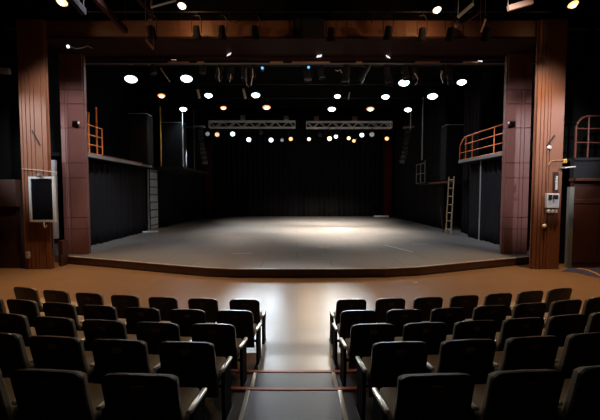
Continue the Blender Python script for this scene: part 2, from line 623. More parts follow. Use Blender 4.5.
# low brown ledge and pale pipe chase in the gap between the left pillars
t = struct(MB().span((oL1 + .02, 13.75, 0), (iL0 + .35, 14.1, .95), bevel=.01).build('trim_1', M['sidewood']))
MB().span((oL1 + .02, 13.6, 0), (iL0 + .55, 13.74, .42), bevel=.01).build('step_board', M['sidewood'], t)
struct(MB().span((iL0 - .17, 14.3, 0.96), (iL0 - .03, 14.42, 4.0)).build('trim_2', M['greybox']))
# header
b = MB()
HX = 8.85
b.bm.verts.index_update()
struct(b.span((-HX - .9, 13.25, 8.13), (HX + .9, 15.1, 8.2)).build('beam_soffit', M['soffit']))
b = MB()
b.span((-HX - .05, 13.3, 8.2), (-.15, 13.42, 8.77), bevel=.01)
b.span((.95, 13.3, 8.2), (HX + .05, 13.42, 8.77), bevel=.01)
b.span((-HX, 13.26, 8.17), (-.15, 13.36, 8.24), bevel=.008)
b.span((.95, 13.26, 8.17), (HX, 13.36, 8.24), bevel=.008)
struct(b.build('beam', M['headerwood']))
struct(MB().span((-.15, 13.22, 8.2), (.95, 13.6, 8.8), bevel=.02).build('beam_recess', M['black']))
struct(MB().span((-HX - .6, 15.0, 8.15), (HX + .6, 15.2, 11.5)).build('wall_header', M['blackwall']))
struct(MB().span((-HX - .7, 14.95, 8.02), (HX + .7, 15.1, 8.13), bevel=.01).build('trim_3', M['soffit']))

# ------------------------------------------------------------------ lantern builders
def axis_matrix(loc, dirv):
    q = Vector((0, 0, -1)).rotation_difference(Vector(dirv).normalized())
    return Matrix.Translation(Vector(loc)) @ q.to_matrix().to_4x4()


def worklight(p, mlens, label, group, r=.21, dirv=(0, -.25, -1), ceil=None):
    """shallow bowl reflector hung from a stem: housing, lens, stem"""
    t = thing('pendant_work_light', label, 'lamp', p, 0, group)
    mx = axis_matrix((0, 0, 0), dirv)
    MB().lathe([(0, .26), (.06, .26), (.08, .20), (r * .75, .14), (r * 1.05, .02), (r * 1.12, -.01), (r * 1.12, -.03), (r * 1.0, -.03), (r * .98, .0)], mx).build('housing', M['blackmetal'], t, smooth=40)
    MB().lathe([(0, -.075), (r * .45, -.066), (r * .8, -.04), (r * .97, -.005), (0, .0)], mx).build('lens', mlens, t, smooth=60)
    MB().lathe([(0, -.115), (r * .4, -.10), (r * .58, -.07), (r * .4, -.05), (0, -.04)], mx).build('bulb', M['bulb'] if mlens in (M['cool'], M['coolsoft']) else M['bulbwarm'], t, smooth=60)
    top = mx @ Vector((0, 0, .24))
    MB().tube(top, top + Vector((0, 0, (ceil or 8.9) - p[2] - top.z)), .02, seg=8).build('stem', M['blackmetal'], t, smooth=40)
    return t


def lantern(p, dirv, label, group, mlens='lens_off', r=.13, L=.36, name='stage_spotlight', hang=.22, body='canmetal'):
    """par can / profile spot: can, lens, yoke, clamp; p = pivot under the bar"""
    t = thing(name, label, 'stage light', p, 0, group)
    mx = axis_matrix((0, 0, 0), dirv)
    MB().lathe([(0, L * .55), (r * .5, L * .55), (r * .72, L * .45), (r * .8, L * .1), (r * .8, -L * .1), (r, -L * .2), (r, -L * .45), (r * .93, -L * .45), (r * .9, -L * .36)], mx, seg=16).build('can', M[body], t, smooth=40)
    MB().lathe([(0, -L * .39), (r * .5, -L * .385), (r * .91, -L * .36), (0, -L * .30)], mx, seg=16).build('lens', M[mlens], t, smooth=60)
    b = MB()
    b.path([(-r * 1.05, 0, 0), (-r * 1.15, 0, hang * .7), (-r * .6, 0, hang), (r * .6, 0, hang), (r * 1.15, 0, hang * .7), (r * 1.05, 0, 0)], .014, seg=6)
    b.build('yoke', M['blackmetal'], t, smooth=40)
    MB().box((0, 0, hang + .04), (.05, .07, .10), bevel=.01).build('clamp', M['blackmetal'], t)
    return t


# overhead work lights, three battens deep in the stage
COOL = (0.78, 0.92, 1.0)
WARM = (1.0, 0.48, 0.22)
ZL = 8.15
ROWS = [
    ('near batten', [(131, 79, 'cool', .26), (186.5, 78.5, 'cool', .25), (404, 82.6, 'cool', .24), (461.8, 82, 'coolsoft', .20)]),
    ('middle batten', [(161.5, 95.5, 'warm', .18), (208.5, 95.3, 'cool', .20), (255.7, 95, 'cool', .22), (337.5, 96, 'coolsoft', .16), (385.5, 96.6, 'cool', .20), (432.5, 96.2, 'cool', .25)]),
    ('far batten', [(183.2, 109, 'cool', .21), (223.4, 107.6, 'warm', .18), (266.6, 107.2, 'warm', .23), (331.8, 109, 'cool', .23), (370.4, 108.8, 'warm', .22), (408, 109.5, 'cool', .21)]),
]
ORD = ['leftmost', 'second from left', 'third from left', 'fourth from left', 'fifth from left', 'sixth from left']
CN = {'cool': 'bright white', 'coolsoft': 'softer white', 'warm': 'glowing orange'}
for rn, lst in ROWS:
    ymean = None
    for k, (px, py, c, r) in enumerate(lst):
        d = ray(px, py)
        P = Vector((0, 0, CAMZ)) + d * ((ZL - CAMZ) / d.z)
        lab = f'{CN[c]} work light above the stage, {ORD[k] if k < len(lst) - 1 else "rightmost"} of the {rn}'
        t = worklight(P, M[c], lab, 'work lights on the ' + rn, r=r * 1.12, dirv=(-P.x * .02, -.38, -1), ceil=8.75)
        col = COOL if c != 'warm' else WARM
        e = {'cool': 190, 'coolsoft': 100, 'warm': 190}[c]
        spot('work_light_beam', (0, -.03, -.12), (-P.x * .10, -1.3, -4.2), e * {'near batten': .35, 'middle batten': .7, 'far batten': 1.1}[rn], col, 150, .6, .16, t)
# the battens that carry them
for (rn, lst), lab in zip(ROWS, ('black pipe batten nearest the proscenium carrying four white work lights',
                                  'black pipe batten in the middle of the rig carrying six work lights',
                                  'black pipe batten farthest back carrying orange and white work lights')):
    d = ray(lst[1][0], lst[1][1])
    Y = (d * ((ZL - CAMZ) / d.z)).y
    t = thing('pipe_batten', lab, 'pipe', (0, Y + .1, 8.78), 0, 'pipe battens over the stage')
    MB().tube((-9.4, 0, 0), (9.4, 0, 0), .03).build('pipe', M['blackmetal'], t, smooth=40)
    for x in (-7, 0, 7):
        MB().tube((x, 0, .02), (x, 0, 2.7), .008, seg=6).build('cable', M['blackmetal'], t)

# ------------------------------------------------------------------ box trusses with lanterns
TY = 26.5


def truss(x0, x1, z0, z1, label):
    t = thing('truss', label, 'truss', ((x0 + x1) / 2, TY, z0), 0, 'box trusses above the stage')
    L = x1 - x0
    h = z1 - z0
    hy = h / 2
    b = MB()
    for y in (-hy, hy):
        for z in (0, h):
            b.tube((-L / 2, y, z), (L / 2, y, z), .035, seg=8)
    b.build('chord', M['alu'], t, smooth=40)
    b = MB()
    n = 13
    for y in (-hy, hy):
        for k in range(n):
            a, c = -L / 2 + L * k / n, -L / 2 + L * (k + 1) / n
            b.tube((a, y, 0 if k % 2 else h), (c, y, h if k % 2 else 0), .022, seg=6)
    for x in (-L / 2, L / 2):
        b.tube((x, -hy, 0), (x, -hy, h), .03, seg=6).tube((x, hy, 0), (x, hy, h), .03, seg=6)
        b.tube((x, -hy, h), (x, hy, h), .03, seg=6).tube((x, -hy, 0), (x, hy, 0), .03, seg=6)
    b.build('lacing', M['alu'], t, smooth=40)
    return t


a0, a1 = atY(209.5, 127.6, TY), atY(295, 121.5, TY)
c0, c1 = atY(306.5, 128, TY), atY(391.3, 122, TY)
truss(a0.x, a1.x, a0.z, a1.z, 'silver box truss hanging over the left half of the stage')
truss(c0.x, c1.x, c0.z, c1.z, 'silver box truss hanging over the right half of the stage')
for px, py, m, lab in ((242.8, 117.5, 'greybox', 'grey chain hoist near the middle of the left truss'),
                       (286, 118, 'greybox', 'grey chain hoist at the right end of left truss'),
                       (316.5, 118, 'brownbox', 'brown chain hoist at the left end of right truss'),
                       (355, 118.4, 'brownbox', 'brown chain hoist near the middle of the right truss')):
    p = atY(px, py, TY)
    t = thing('chain_hoist', lab, 'hoist', p, 0, 'chain hoists on the trusses')
    MB().box((0, 0, 0), (.34, .26, .28), bevel=.03).build('motor', M[m], t)
    MB().tube((0, 0, .12), (0, 0, 11.5 - p.z), .012, seg=6).build('hanging_chain', M['blackmetal'], t)
    MB().tube((0, 0, -.12), (0, 0, a1.z - p.z), .03, seg=8).build('hook', M['greybox'], t)
FIX = [(207.4, 133.4, 'dimgrey', .16, 'L'), (217, 134, 'dimwarm', .17, 'L'), (232.5, 133.4, 'cool', .17, 'L'), (248.7, 139, 'coolsoft', .17, 'L'),
       (261, 132.5, 'lens_off', .14, 'L'), (271, 139.4, 'coolsoft', .17, 'L'), (282, 139.5, 'dimgrey', .13, 'L'), (290.8, 138.3, 'amber', .15, 'L'),
       (309, 138.5, 'warmwhite', .13, 'R'), (320, 134.5, 'lens_off', .14, 'R'), (329.6, 138, 'warmwhite', .17, 'R'), (336, 136, 'coolsoft', .14, 'R'),
       (348.8, 137.6, 'warmwhite', .13, 'R'), (354, 140.2, 'amber', .13, 'R'), (362, 134.5, 'cool', .16, 'R'),
       (372, 134, 'dimgrey', .18, 'R'), (387, 138, 'amber', .15, 'R')]
FC = {'dimgrey': 'unlit grey', 'dimwarm': 'dim peach', 'cool': 'brilliant white', 'coolsoft': 'white', 'amber': 'amber', 'warmwhite': 'warm white', 'lens_off': 'dark'}
NUM = ['first', 'second', 'third', 'fourth', 'fifth', 'sixth', 'seventh', 'eighth', 'ninth']
cnt = {'L': 0, 'R': 0}
for px, py, m, r, sd in FIX:
    p = atY(px, py, TY - .22)
    side = 'left' if sd == 'L' else 'right'
    lab = f'{FC[m]} stage lantern under the {side} truss, {NUM[cnt[sd]]} from its left end'
    cnt[sd] += 1
    hang = max(.05, a0.z - p.z - .178)
    t = lantern(p, (-p.x * .05, -1, -.45), lab, f'lanterns under the {side} truss', m, r=r, L=.42, hang=hang)
    if cnt['L'] == 1 and sd == 'L':
        spot('side_beam', (-.2, -.1, -.1), (-9.75 - p.x, 24.9 - p.y, 2.4 - p.z), 9000, (.8, .93, 1.0), 22, .5, .1, t)  # added beam that brightens the pale panel behind the ladder
    if m in ('cool', 'warmwhite'):
        spot('rear_beam', (0, .1, -.16), (-p.x * .25 + .8, 5.2, -6.5), 2600, (1.0, .84, .68), 70, 1.0, .12, t)
        spot('centre_beam', (0, -.1, -.16), (-p.x * .25 + .8, -2.6, -6.5), 2500, (1.0, .84, .68), 80, 1.0, .12, t)
    if m in ('cool', 'coolsoft', 'warmwhite', 'amber'):
        col = COOL if m in ('cool', 'coolsoft') else (1.0, .72, .45)
        spot('lantern_beam', (0, -.3, -.14), (-p.x * .5 + .5, .4, -6.0), {'cool': 620, 'coolsoft': 380, 'warmwhite': 1050, 'amber': 560}[m], col, 104, .9, .12, t)
        if m != 'amber':
            spot('audience_beam', (0, -.32, -.10), (-p.x * .3, -5.0, -1.2), {'cool': 1150, 'coolsoft': 880, 'warmwhite': 400}[m], col, 27, .9, .14, t)
# narrow warm beam making the pool on the stage floor
pool = atZ(341, 229, STAGE)
pb = lantern(Vector((2.0, TY + .3, a0.z - .30)), (.2, -.15, -1), 'warm white stage lantern pointing straight down, under right truss near its middle', 'lanterns under the right truss', 'lens_off', r=.12)
spot('pool_beam', (.02, -.03, -.22), pool - Vector((2.0, TY + .3, a0.z - .30)), 15000, (1.0, .78, .60), 19, 1.0, .1, pb)

# ------------------------------------------------------------------ first electric behind the header: rail with cans
EY, EZ = 15.55, atY(300, 64, 15.55).z
t = thing('lighting_bar', 'long brownish lighting bar just behind the proscenium header', 'lighting bar', (0, EY, EZ))
MB().span((-9.6, -.05, -.06), (9.6, .05, .06), bevel=.01).build('rail', M['soffit'], t)
MB().tube((-9.6, -.42, -.13), (9.6, -.42, -.13), .028).build('pipe', M['grey'], t, smooth=40)
for k in range(7):
    MB().tube((-9 + 3 * k, 0, .05), (-9 + 3 * k, 0, 2.6), .01, seg=6).build('cable', M['blackmetal'], t)
rnd = random.Random(3)
for px0, px1 in ((168, 189), (197, 204), (270, 283), (292, 330), (356, 362), (415, 440), (463, 478)):
    p0, p1 = atY(px0, 63, EY - .16), atY(px1, 63, EY - .16)
    MB().span((p0.x, p0.y - EY - .02, -.02), (p1.x, p0.y - EY + .02, .05)).build('bar_glint', M['peach'], t)  # peach strips paint warm glints along the bar
CANS = [(219, 73, .0, .15, .62), (231, 73, -.1, .13, .55), (244.5, 73, .1, .13, .72), (253, 72, .05, .12, .6), (308, 76, 0, .15, .42), (321.5, 73, .1, .12, .55),
        (346, 75, -.15, .16, .85), (364, 74, -.55, .12, .95), (388, 75, .05, .15, .95), (405.5, 73, .02, .14, .6), (414.5, 73, 0, .10, .6), (443, 73, .1, .12, .55), (449.5, 76, 0, .11, .95),
        (153, 70, .3, .13, .45), (203, 70, -.1, .12, .4)]
order = sorted(range(len(CANS)), key=lambda i: CANS[i][0])
RK = {}
for j, i in enumerate(order):
    RK[i] = j
BIG = ['first', 'second', 'third', 'fourth', 'fifth', 'sixth', 'seventh', 'eighth', 'ninth', 'tenth', 'eleventh', 'twelfth', 'thirteenth', 'fourteenth', 'fifteenth']
for i, (px, py, tilt, r, L) in enumerate(CANS):
    p = atY(px, py, EY - .42)
    lantern(p, (tilt, -.35, -1), f'black unlit stage lantern on the bar behind the header, {BIG[RK[i]]} from left', 'unlit lanterns behind the header', 'lens_off', r=r, L=L, hang=max(.05, EZ - .13 - .03 - .092 - p.z))
for px, py, lab in ((262.3, 68, 'tiny blue indicator light on the lighting bar left of the centre'), (308.6, 67.2, 'tiny blue indicator light on the lighting bar at the centre')):
    p = atY(px, py, EY - .72)
    t = thing('indicator_light', lab, 'indicator light', p)
    MB().lathe([(0, -.04), (.045, -.02), (.05, .02), (0, .05)], axis_matrix((0, 0, 0), (0, -1, 0))).build('led', M['blueled'], t, smooth=60)
    MB().span((-.05, .045, -.06), (.05, .28, .12), bevel=.01).build('bar_mount', M['blackmetal'], t)
# loose cable tails hanging from the bar
CAB = [([(160.5, 68), (165, 75), (168, 79), (170, 82)], 'thin pale cable tail slanting from the bar at far left', 'alu'),
       ([(218.5, 68), (219.5, 73), (218.8, 78), (220, 82)], 'curly pale cable hanging from the bar left of the centre', 'alu'),
       ([(231, 74), (230.5, 78), (229.5, 82)], 'short pale cable loop hanging beside the curly cable', 'alu'),
       ([(246, 69), (246, 78), (246.8, 85), (249, 87)], 'thin pale cable hanging below the bar near the centre', 'grey'),
       ([(252.5, 69), (253, 75), (252, 80), (251, 86)], 'pale cable hanging just right of the thin one', 'alu'),
       ([(335.5, 70), (338, 71.2), (340, 69.5), (342, 73)], 'small looped pale cable on the bar right of the centre', 'alu'),
       ([(414.5, 73), (418, 79), (417, 83), (415, 85)], 'looped pale cable hanging right of the bright white lamp', 'alu'),
       ([(442.5, 71), (441, 77), (443, 83)], 'short pale cable hanging near the right end of the bar', 'alu')]
for pts, lab, mm in CAB:
    b = MB()
    b.path([atY(x, y, EY - .75) for x, y in pts], .016, seg=6)
    tag(b.build('hanging_cable', M[mm], smooth=60), lab, 'cable', 'pale cables hanging from the lighting bar')
# thin pale slivers hung on cables
for (x0, y0, x1, y1, lab) in ((197.6, 89.5, 199.6, 98.5, 'thin pale sliver left of the white middle lamps'),
                              (243.2, 88.5, 245.6, 98.8, 'thin pale sliver beside the centre white lamp'),
                              (349.6, 92.5, 348.3, 99.5, 'thin pale sliver right of the centre')):
    p0, p1 = atY(x0, y0, 17.2), atY(x1, y1, 17.2)
    t = thing('pale_sliver', lab, 'barn door', p0, 0, 'thin pale slivers')
    d = p1 - p0
    MB().bar((0, 0, 0), d, .012 + .03, .10).build('flap', M['white'], t)
    MB().tube((0, 0, 0), (0, 0, 8.78 + .3 - p0.z + 2.4), .007, seg=6).build('cable', M['blackmetal'], t)

# small white tags on the dark soffit, with glow added so they read bright
for px, py, a, lab in ((174, 58, .1, 'small glowing white tag on the dark header above left white lamps'), (219, 54, .5, 'small glowing white tag on the header, left of centre upper'), (229, 53.6, -.7, 'narrow glowing white tag on the header left of the centre'),
                       (319.2, 55.3, -.4, 'bright glowing white tag on the header just right of the centre'), (388, 56, .7, 'bright slanted glowing white tag on the header at right'), (480, 59.8, .2, 'small dim glowing white tag near the right end of header')):
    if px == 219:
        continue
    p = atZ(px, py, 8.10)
    t = thing('hanging_glow_tag', lab, 'lamp', p, 0, 'small glowing tags on the header')
    MB().box((0, 0, -.03), (.20, .012, .13), rot=(-.6, 0, a), bevel=.003).build('panel', M['tagglow'], t)
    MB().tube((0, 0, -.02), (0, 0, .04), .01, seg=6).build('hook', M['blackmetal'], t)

# front-of-house lanterns in front of the brown header
FOH = [(196.7, 33), (222, 33), (255, 33), (331, 35), (388, 33.5), (422, 35), (450, 35), (152, 33), (486, 35)]
oo = sorted(range(len(FOH)), key=lambda i: FOH[i][0])
fb = thing('pipe_batten', 'black pipe running along the front of the brown header', 'pipe', (0, 12.75, 8.80))
MB().tube((-8.6, 0, 0), (8.6, 0, 0), .03).build('pipe', M['blackmetal'], fb, smooth=40)
for x in (-7, -2.3, 2.6, 7):
    MB().tube((x, 0, 0), (x, .46, -.12), .02, seg=8).build('bracket', M['blackmetal'], fb)
for j, i in enumerate(oo):
    px, py = FOH[i]
    p = atY(px, py, 12.75)
    lantern(p, (0, .35, -1), f'black lantern in front of the brown header, {BIG[j]} from left', 'lanterns along the brown header', 'lens_off', r=.15, L=.42, hang=max(.05, 8.80 - .032 - .092 - p.z), body='housewall')

# house lights up at the ceiling (the only lit ones of the auditorium)
HOUSE = [(62, 1.5, 'yellow', .17, 'yellow house light above the left pillar'), (182, 5.5, 'warmwhite', .13, 'warm white house light above the left half of header'),
         (437, 9.5, 'warmwhite', .13, 'warm white house light above the right half of header'), (573, 4, 'yellow', .15, 'pale yellow house light above the right pillar')]
for px, py, m, r, lab in HOUSE:
    p = atY(px, py, 12.0)
    t = worklight(p, M[m], lab, 'house lights', r=r, dirv=(0, -.45, -1), ceil=11.5)
    side = 1 if px > 300 else -1
    if m == 'yellow':
        spot('house_beam', (0, -.05, -.14), (-side * 1.8, -1.2, -8.6), 2000, (1.0, .60, .30), 92, .9, .12, t)
        spot('header_beam', (0, .05, -.14), (-side * 2.2, 1.3, -.5), 9, (1.0, .55, .25), 120, .9, .1, t)
    else:
        spot('house_beam', (0, -.05, -.14), (side * 2.2, -1.0, -8.6), 480, (1.0, .68, .42), 95, .9, .12, t)
        spot('header_beam', (0, .05, -.14), (-side * .6, 1.3, -.5), 55, (1.0, .55, .25), 150, .9, .1, t)
# unseen lanterns added over the balconies and seats to wash the pillars
for s in (-1, 1):
    LP = Vector((s * 12.1, 8.2, 6.8))
    t = lantern(LP, (s * -.45, 1, -.3), f'added unseen flood lantern over the {"left" if s < 0 else "right"} balcony throwing light on the pillars', None, 'lens_off', r=.13, L=.4)
    MB().tube((0, 0, .25), (0, 0, 11.5 - LP.z), .02, seg=8).build('stem', M['blackmetal'], t)
    spot('pillar_wash', (-s * .12, .25, -.12), Vector((s * 9.25, 13.2, 4.3)) - LP, 1150, (.88, .92, 1.0), 40, .7, .1, t)
    spot('bar_beam', (-s * .14, .25, .04), Vector((-s * 1.5, 15.4, 8.1)) - LP, 900, (1.0, .66, .44), 34, .9, .1, t)  # added warm beam that brightens the lighting bar
    LQ = Vector((s * 4.6, 8.4, 9.2))
    t = lantern(LQ, (s * .5, 1, -.6), f'added unseen lantern high over the {"left" if s < 0 else "right"} seats aimed at the mauve pillar', None, 'lens_off', r=.13, L=.4)
    MB().tube((0, 0, .25), (0, 0, 11.5 - LQ.z), .02, seg=8).build('stem', M['blackmetal'], t)
    spot('pillar_wash', (s * .12, .25, -.12), Vector((s * 9.0, 14.5, 4.4)) - LQ, 3400, (.92, .93, 1.0), 36, .7, .25, t)
# two unseen lamps added above the seats as warm fill on the chair backs
for s in (-1, 1):
    t = worklight(Vector((s * 3.4, -.3, 9.2)), M['dimwarm'], f'added unseen warm fill lamp above the {"left" if s < 0 else "right"} seats', 'added fill lamps', r=.15, dirv=(0, .2, -1), ceil=11.5)
    spot('house_beam', (0, .03, -.14), (0, 2.6, -8.6), 60, (1.0, .66, .40), 90, .9, .15, t)
# small lamp on an arm at the header's left end, faint flood at far left
p = atY(69, 46.5, 12.95)
t = thing('arm_light', 'small lit lamp on a curved arm near the left end of header', 'lamp', p)
MB().lathe([(0, -.06), (.05, -.05), (.06, 0), (.04, .06), (0, .08)], axis_matrix((0, 0, 0), (0, -1, -.4))).build('housing', M['grey'], t, smooth=50)
MB().lathe([(0, -.075), (.05, -.062), (0, -.05)], axis_matrix((0, 0, 0), (0, -1, -.4))).build('lens', M['coolsoft'], t, smooth=50)
b = MB()
b.path([(0.03, .04, 0), (.2, .04, -.06), (.4, .06, -.03), (.58, .1, .06), (.6, .34, .08)], .018)
b.build('wall_mount', M['grey'], t, smooth=50)
p = atY(5.5, 71, 12.6)
t = thing('flood_light', 'small grey flood light high on the dark left wall', 'lamp', p)
MB().box((0, 0, 0), (.26, .2, .2), rot=(.3, 0, .3), bevel=.02).build('housing', M['grey'], t)
MB().bar((0, 0, .05), (-2.4, .1, .12), .04, .04).build('wall_mount', M['grey'], t)

# ceiling steelwork close to the camera at both upper corners
def steel(pts, label, mm, ww=.10, group='ceiling steel bars'):
    b = MB()
    P = [Vector(p) for p in pts]
    for a, c in zip(P, P[1:]):
        b.bar(a, c, ww, ww * 1.5)
    b.tube(P[0], (P[0].x, P[0].y, 11.5), .007, seg=6)
    b.tube(P[-1], (P[-1].x, P[-1].y, 11.5), .007, seg=6)
    tag(b.build('steel_bar', M[mm]), label, 'beam', group)


steel([atY(92, -6, 10.5), atY(126, 31, 12.2)], 'dark brown slanting steel bar under the ceiling at upper left', 'soffit', .12)
steel([atY(134, -6, 10.5), atY(152, 16, 11.8)], 'thin steel bar under the ceiling right of the slanting one', 'soffit', .07)
steel([atY(151, 18, 11.85), atY(146, 24, 12.0)], 'short orange steel bar bent back at upper left', 'headerwood', .06)
steel([atY(146, 40, 12.3), atY(153.5, 49, 12.6)], 'small orange steel piece below the short bar', 'headerwood', .05)
steel([atY(70, -4, 9.5), atY(84, 12, 10.2)], 'grey steel bar at the very top left', 'black', .12)
steel([atY(151, 7.5, 11), atY(176, 0.5, 11)], 'thin pale steel edge at top near left house light', 'alu', .03)
steel([atY(458, 17, 11), atY(473, 4, 11)], 'short peach coloured steel bar at the upper right', 'cream', .06)
steel([atY(480, 32, 12), atY(485, 19, 11.8)], 'small orange steel piece right of the peach bar', 'headerwood', .06)
steel([atY(508, 8.5, 11), atY(532, 1.5, 11)], 'wide dull brown steel bar at the upper right', 'brownbox', .10)
steel([atY(455, 27, 12), atY(478, 12, 11.6)], 'dark steel bar below the peach bar', 'soffit', .09)

# ------------------------------------------------------------------ curtains
def curtain(name, label, p0, p1, z0, z1, m, folds, amp=.09, group=None, seedv=1):
    rnd = random.Random(seedv)
    p0, p1 = Vector((p0[0], p0[1])), Vector((p1[0], p1[1]))
    d = (p1 - p0)
    nrm = Vector((-d.y, d.x)).normalized()
    n = folds * 8
    b = MB()
    ph = [rnd.uniform(-.5, .5) for _ in range(folds + 1)]
    cols = []
    NZ = 6
    for i in range(n + 1):
        t = i / n
        k = t * folds
        a = amp * math.sin(2 * PI * k + ph[int(k) if k < folds else folds]) * (1 + .4 * math.sin(k * 1.7 + seedv))
        col = []
        for j in range(NZ + 1):
            zz = z0 + (z1 - z0) * j / NZ
            f = 1.0 - .45 * j / NZ
            q = p0 + d * t + nrm * a * f
            col.append(b.bm.verts.new((q.x, q.y, zz)))
        cols.append(col)
    for i in range(n):
        for j in range(NZ):
            b.bm.faces.new((cols[i][j], cols[i + 1][j], cols[i + 1][j + 1], cols[i][j + 1]))
    o = b.build(name, M[m], smooth=60)
    md = o.modifiers.new('thickness', 'SOLIDIFY')
    md.thickness = .015
    return tag(o, label, 'curtain', group)


BYc = 38.6
bl, br_ = atZ(212, 216, STAGE).x, 0
curtain('backdrop_curtain', 'wide black backdrop curtain closing the rear of the stage', (-9.2, BYc), (9.2, BYc), STAGE + .02, 11.2, 'curtain', 34, .12, seedv=2)
curtain('leg_curtain', 'narrow dark maroon curtain at the left end of backdrop', (-9.35, 37.6), (-8.6, 37.6), STAGE + .02, 8.0, 'maroon', 3, .06, 'maroon leg curtains', 3)
curtain('leg_curtain', 'narrow dark maroon curtain at the right end of backdrop', (8.85, 37.6), (9.6, 37.6), STAGE + .02, 8.0, 'maroon', 3, .06, 'maroon leg curtains', 4)
SXL, SXR = -9.55, 9.55
curtain('side_curtain', 'black pleated curtain below the left gallery beside the mauve pillar', (SXL, 15.6), (SXL, 23.2), STAGE + .02, 4.25, 'curtain', 16, .12, 'black side curtains', 5)
curtain('side_curtain', 'black pleated curtain at the left rear beyond the ladder', (SXL, 25.9), (SXL, 37.5), STAGE + .02, 9.5, 'curtain', 20, .12, 'black side curtains', 6)
curtain('side_curtain', 'black pleated curtain below the right gallery beside the mauve pillar', (SXR, 15.6), (SXR, 20.6), STAGE + .02, 4.3, 'curtain', 11, .12, 'black side curtains', 7)
curtain('side_curtain', 'black pleated curtain at the right rear beyond the ladder', (SXR + .35, 24.8), (SXR + .35, 37.5), STAGE + .02, 9.5, 'curtain', 24, .12, 'black side curtains', 8)
curtain('side_curtain', 'black curtain behind the wooden ladder on the right', (SXR + .65, 20.8), (SXR + .65, 22.9), STAGE + .02, 9.5, 'curtain', 5, .10, 'black side curtains', 9)

# ------------------------------------------------------------------ galleries
GX = 9.0


def ladder(name, label, foot, top, width, nr, m, wdir=(0, 1, 0), rr=.025):
    """two stiles and rungs; foot/top are the middle of the lower / upper rung ends"""
    foot, top = Vector(foot), Vector(top)
    t = thing(name, label, 'ladder', foot)
    v = top - foot
    wv = Vector(wdir) * width / 2
    for s in (-1, 1):
        MB().bar(wv * s, v + wv * s, .05, .07).build('stile', M[m], t)
    for k in range(nr):
        q = v * ((k + .6) / nr)
        MB().tube(q - wv, q + wv, rr, seg=8).build('rung', M[m], t, smooth=40)
    return t


zGL = atX(110, 158, -GX).z
gl = struct(MB().span((-11.6, 15.5, zGL - .14), (-GX, 30.5, zGL)).build('floor_gallery_left', M['black']))
MB().span((-GX, 15.5, zGL - .12), (-GX + .03, 23.0, zGL + .02)).build('edge_channel', M['grey'], gl)
MB().span((-GX + .005, 17.2, zGL + .02), (-GX + .03, 23.0, zGL + .07)).build('toe_board', M['redrail'], gl)
zGR = atX(480, 157, GX).z
gr = struct(MB().span((GX, 15.5, zGR - .14), (11.6, 20.7, zGR)).build('floor_gallery_right', M['black']))
MB().span((GX - .03, 15.5, zGR - .12), (GX, 20.7, zGR + .02)).build('edge_channel', M['grey'], gr)

# left rail
yA, yB = 15.6, atX(103.5, 150, -GX).y
t = thing('gallery_rail', 'short orange gallery rail beside the left mauve pillar', 'railing', (-GX - .05, 0, zGL), 0, 'orange gallery rails')
zt = [atX(87, y, -GX).z - zGL for y in (124.5, 133.5, 142.5)]
zt = [1.28, .86, .44, .06]
for z in zt:
    MB().tube((0, yA, z), (0, yB, z), .024, seg=8).build('rail', M['orange'], t, smooth=40)
MB().tube((0, yB, 0), (0, yB, 1.30), .028, seg=8).build('post', M['orange'], t, smooth=40)
for px, ytop, lab in ((89, 112.5, 'shorter orange upright pole behind left gallery rail, nearer the pillar'), (96.8, 107.5, 'taller orange upright pole behind the left gallery rail')):
    p = atX(px, 140, -9.6)
    top = atX(px, ytop, -9.6)
    o = MB().tube((0, 0, 0), (0, 0, top.z - zGL), .04, seg=10).build('pole', M['orange'], smooth=40, loc=(p.x, p.y, zGL))
    tag(o, lab, 'pole', 'orange poles on the left gallery')
# right rail with bevelled end
yA = 15.55
yB = atX(464, 140, GX).y
yC = atX(459, 150, GX).y
t = thing('gallery_rail', 'long orange gallery rail beside the right mauve pillar', 'railing', (GX + .05, 0, zGR), 0, 'orange gallery rails')
b = MB()
b.path([(0, yA, 1.25), (0, yB, 1.25), (0, yB + (yC - yB) * .5, 1.10), (0, yC, .80), (0, yC, 0)], .028)
b.build('top_rail', M['orange'], t, smooth=40)
for z in (.86, .44, .05):
    MB().tube((0, yA, z), (0, yB if z > .5 else yC, z), .022, seg=8).build('rail', M['orange'], t, smooth=40)
for px in (465, 471.5, 493):
    y = atX(px, 140, GX).y
    MB().tube((0, y, 0), (0, y, 1.25), .026, seg=8).build('post', M['orange'], t, smooth=40)
# little cctv cameras on the mauve pillars
for px, s, lab in ((75.5, 1, 'small security camera on the left mauve pillar'), (512, -1, 'small security camera on the right mauve pillar')):
    p = atY(px, 122.5, IY - .18)
    t = thing('security_camera', lab, 'security camera', p, 0, 'security cameras on the pillars')
    MB().lathe([(0, -.16), (.055, -.155), (.065, -.08), (.06, .12), (.03, .15), (0, .15)], axis_matrix((0, 0, 0), (s * 1, -.35, -.10)), seg=14).build('body', M['blackmetal'], t, smooth=40)
    MB().lathe([(0, -.175), (.045, -.165), (0, -.15)], axis_matrix((0, 0, 0), (s * 1, -.35, -.10)), seg=14).build('lens', M['alu'], t, smooth=40)
    MB().bar((0, 0, 0), (-s * .03, .19, -.06), .04, .04).build('wall_mount', M['grey'], t)

